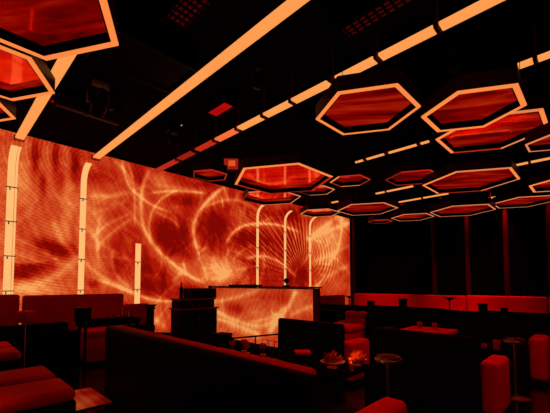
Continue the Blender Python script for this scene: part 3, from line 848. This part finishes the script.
# bowls on the round tables / ashtray
def ashtray(x, y, z, r, label):
    t = thing('ashtray', label, 'ashtray', (x, y, z), 0)
    MB().lathe([(0, 0), (r*.8, 0), (r, .018), (r*.92, .018), (r*.7, .01), (0, .01)], 0, 0, 24).build('dish', M['steel'], t, True)
    mb = MB()
    rnd = random.Random(3)
    for i in range(14):
        a = rnd.random()*2*PI; q = rnd.random()*r*.6
        mb.box(q*math.cos(a)-.008, q*math.cos(a)+.008, q*math.sin(a)-.008, q*math.sin(a)+.008, .008, .018+.010*rnd.random(), .002, 1, rz=rnd.random()*3)
    mb.build('pebbles', M['clip'], t)
ashtray(2.77, 1.34, .655, .10, 'round dish of pebbles on the slim table before the large sofa')
ashtray(4.66, .73, .655, .09, 'round dish on the slim table between the red seat ends')
ashtray(4.78, 2.30, .62, .10, 'bright dish on the table just over the large sofa back')

# drum stand
t = thing('drum_table', 'red drum topped stand on a thin pole by the screen banquette', 'table', (.83, 5.28, 0))
MB().lathe([(0, 0), (.09, 0), (.09, .015), (0, .02)], 0, 0, 24).build('base', M['black'], t, True)
MB().lathe([(.007, .015), (.007, .81)], 0, 0, 12).build('pole', M['steel'], t, True)
MB().box(-.085, .085, -.085, .085, .80, .95, .03, 3, rz=.7).build('drum', M['redwall'], t, True)

# equipment rack beside the booth
t = thing('equipment_rack', 'black rack of stacked equipment beside the glowing booth', 'rack', (3.78, 6.02, 0))
MB().box(-.42, .40, -.22, .22, 0, .78, .01, 2).build('cabinet', M['black'], t)
MB().box(-.45, .42, -.25, .24, .78, .81, .005, 2).build('shelf', M['clip'], t)
MB().box(-.42, .36, -.18, .20, .81, .96, .01, 2).build('amplifier', M['black'], t)
MB().box(-.44, .38, -.20, .22, .965, 1.0, .004, 1).build('shelf', M['clip'], t)
MB().box(-.16, .44, -.14, .20, 1.0, 1.20, .01, 2).build('player', M['black'], t)
for i in range(5): MB().lathe([(0, 0), (.02, 0), (.018, .02), (0, .02)], 0, 0, 12).build('knob', M['clip'], t).matrix_local = Matrix.Translation((-.33+.15*i, -.18, .885)) @ Matrix.Rotation(PI/2, 4, 'X')
for xa, xb, xh in ((-.36, -.02, -.05), (.02, .34, .05)):
    d_ = MB().box(xa, xb, -.23, -.219, .45, .70, .003, 1).build('door', M['gloss'], t)
    MB().box(xh-.008, xh+.008, -.25, -.228, .53, .62, .003, 1).build('handle', M['clip'], d_)
t = thing('bottle', 'slim dark bottle standing on top of the equipment rack', 'bottle', (3.44, 5.98, 1.003))
MB().lathe([(0, 0), (.035, 0), (.037, .20), (.014, .25), (.014, .30), (0, .30)], 0, 0, 16).build('body', M['gloss'], t, True)
MB().lathe([(.016, .285), (.016, .32), (0, .32)], 0, 0, 12).build('cap', M['steel'], t, True)

# ------------------------------------------------------------------ curtains and pilasters
def curtain(y0, y1, label):
    mb = MB(); n = max(8, int((y1-y0)/.035)); A = []; Bv = []
    for i in range(n+1):
        y = y0+(y1-y0)*i/n
        x = WALLX-.10-.035*math.sin((y-y0)*2*PI/.21)-.01*math.sin(y*9.3)
        A.append(mb.bm.verts.new((x, y, .02))); Bv.append(mb.bm.verts.new((x+.01, y, CEIL-.02)))
    back = [(mb.bm.verts.new((WALLX-.02, y0, .02)), mb.bm.verts.new((WALLX-.02, y0, CEIL-.02))), (mb.bm.verts.new((WALLX-.02, y1, .02)), mb.bm.verts.new((WALLX-.02, y1, CEIL-.02)))]
    for i in range(n): mb.bm.faces.new((A[i], A[i+1], Bv[i+1], Bv[i]))
    mb.bm.faces.new((A[0], Bv[0], back[0][1], back[0][0])); mb.bm.faces.new((A[-1], Bv[-1], back[1][1], back[1][0]))
    mb.bm.faces.new((back[0][0], back[0][1], back[1][1], back[1][0]))
    o = mb.build('curtain', M['curtain'], None, True)
    return tag(o, label, 'curtain', 'black curtains on the far wall')
PIL = [(6.60, 'pilaster at the screen edge'), (3.74, 'faint'), (2.79, 'second'), (1.84, 'bright'), (.90, 'edge')]
names = ['black curtain from the screen edge to the faintest pilaster', 'narrow black curtain between the faintest pilaster and the short red one',
         'black curtain between the short red pilaster and the brightest one', 'black curtain between the brightest pilaster and the frame edge one', 'black curtain continuing out of the frame beyond the last pilaster']
ys = [6.60, 3.74, 2.79, 1.84, .90, -2.3]
for i in range(5): curtain(ys[i+1]+.075, ys[i]-.075, names[i])
plabel = ['dim red pilaster right at the end of the screen', 'barely lit red pilaster under the small hexagons', 'short glowing red pilaster with light fading halfway down',
          'brightest red pilaster glowing almost down to the banquette', 'dull red pilaster at the frame edge']
for i in range(5):
    y = ys[i]
    t = thing('pilaster', plabel[i], 'pilaster', (WALLX-.12, y, 0), 0, 'red lit pilasters on the curtain wall')
    MB().lathe([(.07, 0), (.07, CEIL-.02)], 0, 0, 20).build('shaft', M['pilaster'], t, True)
    # small downlight fixture above it
    f = thing('downlight', ['small downlight over the pilaster at the screen end', 'small downlight over the barely lit pilaster', 'small downlight over the short glowing pilaster', 'small downlight over the brightest pilaster', 'small downlight over the pilaster at the frame edge'][i], 'ceiling light', (WALLX-.36, y, CEIL), 0, 'downlights over the pilasters')
    MB().lathe([(0, 0), (.04, 0), (.045, -.09), (.03, -.09), (.03, -.03), (0, -.03)], 0, 0, 16).build('housing', M['black'], f, True)
    power = [20, 3, 130, 380, 90][i]
    ld = bpy.data.lights.new('pilaster_spot', 'SPOT'); ld.energy = power; ld.color = (1, .01, .03); ld.spot_size = math.radians(38); ld.spot_blend = 1; ld.shadow_soft_size = .02
    lo = bpy.data.objects.new('pilaster_spot', ld); C.objects.link(lo); lo.parent = f; lo.location = (0, 0, -.05)
    tgt = Vector((.20, 0, [-1.1, -1.0, -1.1, -1.9, -1.4][i])); lo.rotation_euler = tgt.to_track_quat('-Z', 'Y').to_euler()

# ------------------------------------------------------------------ ceiling equipment
def grille(x, y, w, l, label, mat, z=CEIL-.15, nslat=9, holes=True):
    t = thing('ceiling_grille', label, 'ceiling vent', (x, y, z), 0, 'lit grilles in the ceiling')
    mb = MB(); H_ = CEIL-z-.001; mb.box(-w/2-.02, -w/2, -l/2-.02, l/2+.02, 0, H_); mb.box(w/2, w/2+.02, -l/2-.02, l/2+.02, 0, H_)
    mb.box(-w/2, w/2, -l/2-.02, -l/2, 0, H_); mb.box(-w/2, w/2, l/2, l/2+.02, 0, H_); mb.build('frame', M['black'], t)
    MB().box(-w/2, w/2, -l/2+.001, l/2-.001, .03, .04).build('lamp_box', M[mat], t)
    if holes:
        mb = MB()
        k = int(l/.07)
        for i in range(k): mb.box(-w/2, w/2, -l/2+l*(i+.35)/k, -l/2+l*(i+.65)/k, .008, .02)
        for i in range(4): mb.box(-w/2+w*(i+.4)/4, -w/2+w*(i+.6)/4, -l/2, l/2, .008, .02)
        mb.build('slats', M['blackmat'], t)
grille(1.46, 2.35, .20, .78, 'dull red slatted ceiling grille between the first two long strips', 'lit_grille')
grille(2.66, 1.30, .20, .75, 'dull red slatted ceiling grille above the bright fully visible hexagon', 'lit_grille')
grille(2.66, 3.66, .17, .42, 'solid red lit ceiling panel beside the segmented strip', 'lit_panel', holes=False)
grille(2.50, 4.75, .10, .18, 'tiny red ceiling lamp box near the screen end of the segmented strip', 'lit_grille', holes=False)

# air cassette
t = thing('air_conditioner', 'square black ceiling air unit with faint red edges between two long strips', 'air conditioner', (1.42, 3.28, EYE+2.25))
AH = CEIL-EYE-2.25-.001
MB().box(-.42, .42, -.26, .26, .03, AH, .02, 2).build('casing', M['blackmat'], t)
MB().tube([(-.45, .29, 0), (.45, .29, 0)], .012, 8).tube([(.45, .29, 0), (.45, -.29, 0)], .012, 8).tube([(-.45, -.29, 0), (.45, -.29, 0)], .012, 8).tube([(-.45, .29, 0), (-.45, -.29, 0)], .012, 8).build('trim', M['duct'], t)
for sx in (-1, 1): MB().box(sx*.45-.008, sx*.45+.008, -.28, .28, -.005, AH).build('bracket', M['duct'], t)
# round duct
t = thing('air_duct', 'short round black air duct under the ceiling between the two nearest light strips', 'air duct', (0, 0, 0))
MB().tube([(.97, 4.75, CEIL-.18), (1.72, 4.75, CEIL-.18)], .13, 20).build('pipe', M['duct'], t, True)
MB().tube([(1.3, 4.75, CEIL-.18), (1.33, 4.75, CEIL-.18)], .14, 20).build('collar', M['duct'], t, True)
for xx in (1.1, 1.6): MB().box(xx-.01, xx+.01, 4.74, 4.76, CEIL-.06, CEIL-.001).build('hanger', M['duct'], t)
# projector / moving head
def moving_head(x, y, z, s, label, rx=.6):
    t = thing('moving_head_light', label, 'stage light', (x, y, z), 0, 'stage lights under the ceiling')
    MB().box(-.12*s, .12*s, -.09*s, .09*s, 0, .07*s, .01, 2).build('base', M['duct'], t, True)
    for sgn in (-1, 1): MB().box(sgn*.12*s-.018*s, sgn*.12*s+.018*s, -.04*s, .04*s, -.24*s, .01*s, .006, 2).build('arm', M['duct'], t, True)
    h = MB().lathe([(0, -.16*s), (.075*s, -.15*s), (.085*s, -.05*s), (.08*s, .08*s), (.05*s, .14*s), (0, .15*s)], 0, 0, 20).build('head', M['duct'], t, True)
    h.matrix_local = Matrix.Translation((0, 0, -.20*s)) @ Matrix.Rotation(rx, 4, 'X')
    MB().box(-.015, .015, -.015, .015, .065*s, CEIL-z).build('rod', M['duct'], t)
    return t
moving_head(1.22, 3.92, CEIL-.30, 1.0, 'bulky stage light hanging before the second long strip', .9)
moving_head(2.35, 2.55, CEIL-.22, .6, 'small stage light beside the unbroken strip', .4)
moving_head(2.46, 4.55, CEIL-.25, .6, 'small stage light near the tiny red lamp box', .7)
moving_head(3.55, .95, CEIL-.20, .6, 'small stage light between segmented strip and bright hexagon, near one', .3)
moving_head(3.85, 1.15, CEIL-.20, .5, 'tiny stage light above the box speaker', 1.0)
# box above hexagon
t = thing('ceiling_speaker', 'long dim red box speaker hanging above the bright thick rimmed hexagon', 'speaker', (4.62, .86, CEIL-.48))
MB().box(-.14, .14, -.36, .36, 0, .26, .02, 3).build('cabinet', M['clip'], t, True)
MB().box(-.155, -.139, -.33, .33, .02, .24, .004, 1).build('front_grille', M['duct'], t)
for yy in (-.25, .25): MB().box(-.01, .01, yy-.01, yy+.01, .25, .479).build('hanger', M['duct'], t)
# monitor
t = thing('hanging_monitor', 'small square monitor hanging above the smallest hexagon', 'monitor', (3.90, 5.0, EYE+2.16), -.75)
MB().box(-.16, .16, 0, .05, 0, .26, .008, 2).build('casing', M['clip'], t)
d_ = MB().box(-.135, .135, -.004, .002, .025, .235).build('display', M['strip_dim'], t)
MB().box(-.05, .08, -.008, -.003, .09, .2).build('picture', M['strip_mid'], d_)
MB().box(-.015, .015, .012, .04, .255, CEIL-EYE-2.16).build('rod', M['duct'], t)
# status lights
for (x, y, z, lab) in [(1.98, 3.28, CEIL-.04, 'pinprick white status light under the unbroken strip'), (2.62, 4.62, CEIL-.04, 'pinprick white status light near the segmented strip end')]:
    t = thing('smoke_detector', lab, 'smoke detector', (x, y, z), 0, 'detectors on the ceiling')
    MB().lathe([(0, .039), (.045, .039), (.04, .005), (0, 0)], 0, 0, 18).build('body', M['blackmat'], t, True)
    MB().lathe([(0, -.008), (.009, -.004), (.009, .002), (0, .004)], 0, 0, 10).build('status_light', M['speck'], t, True)

# ------------------------------------------------------------------ added lamps: red spots put in to brighten the seats
def spot(x, y, e, label, size=75, tx=0, ty=0, group='added black spotlights over the seats'):
    t = thing('added_spotlight', label, 'ceiling light', (x, y, CEIL), 0, group)
    MB().lathe([(0, 0), (.03, 0), (.03, -.04), (.05, -.05), (.06, -.16), (.05, -.16), (.04, -.06), (0, -.06)], 0, 0, 18).build('housing', M['black'], t, True)
    ld = bpy.data.lights.new('red_fill_spot', 'SPOT'); ld.energy = e; ld.color = (1, .0, .0); ld.spot_size = math.radians(size); ld.spot_blend = .8; ld.shadow_soft_size = .05
    lo = bpy.data.objects.new('red_fill_spot', ld); C.objects.link(lo); lo.parent = t; lo.location = (0, 0, -.10)
    lo.rotation_euler = Vector((tx, ty, -2.8)).to_track_quat('-Z', 'Y').to_euler()
#@SPOTS@
spot(-.35, 1.9, 260, 'added black spotlight over the foreground ottoman', 70, .4, 1.3)
spot(.15, 4.3, 150, 'added black spotlight over the second ottoman', 70, .2, .9)
spot(1.0, 5.0, 60, 'added black spotlight over the dark table', 80, .6, 1.0)
spot(1.45, .3, 170, 'added black spotlight over the closest sofa', 70, .5, 1.1)
spot(3.4, 2.4, 110, 'added black spotlight over the flower bowls', 80, -.4, .1)
spot(3.2, -.6, 150, 'added black spotlight over the red seat end', 70, .8, 1.4)
spot(4.6, -.2, 120, 'added black spotlight over the slim round table', 80, .5, .9)
spot(4.3, 1.9, 60, 'added black spotlight over the red lit table', 80, .4, .1)
for yy in (5.3, 4.2, 3.1, 2.0, .9, -.2):  # added row that brightens the red banquettes
    spot(9.7, yy, 400, 'small added spotlight in the row before the curtains', 44, 1.35, 0, 'row of added spotlights before the curtains')
# added glowing sheet standing for the screen's reflection in the aisle floor
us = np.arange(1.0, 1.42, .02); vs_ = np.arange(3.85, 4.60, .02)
t = thing('floor_reflection_glow', 'glowing sheet standing for the screen reflected in the aisle floor beside the closest sofa', 'floor reflection')
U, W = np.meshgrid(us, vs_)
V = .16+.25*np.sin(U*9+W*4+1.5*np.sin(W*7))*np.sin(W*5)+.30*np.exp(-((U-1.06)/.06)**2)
lit_grid('display', us, vs_, V, lambda u, v: (float(u), float(v), .012), led_content('floor_reflection_swirls', 0, .5), t, None)  # emissive sheet in place of a reflection, no real screen here
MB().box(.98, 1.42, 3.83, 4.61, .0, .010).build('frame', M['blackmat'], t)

# ------------------------------------------------------------------ world, camera
w = bpy.data.worlds.new('dark'); bpy.context.scene.world = w; w.use_nodes = True
w.node_tree.nodes['Background'].inputs[0].default_value = (.0, .0, .0, 1)
w.node_tree.nodes['Background'].inputs[1].default_value = 0
cam = bpy.data.cameras.new('camera'); co = bpy.data.objects.new('camera', cam); C.objects.link(co)
FPX, YAW, PITCH, PYC = 332.83, .7957, .0504, 266.68
cam.sensor_width = 36; cam.sensor_fit = 'HORIZONTAL'; cam.lens = FPX/550*36
cam.shift_y = (PYC-206.5)/550
cam.clip_start = .05
co.location = (0, 0, EYE)
co.rotation_euler = (PI/2+PITCH, 0, -YAW)
sc = bpy.context.scene; sc.camera = co
sc.view_settings.view_transform = 'Standard'; sc.view_settings.look = 'None'
sc.view_settings.gamma = 1; sc.view_settings.exposure = 0; sc.view_settings.use_curve_mapping = False
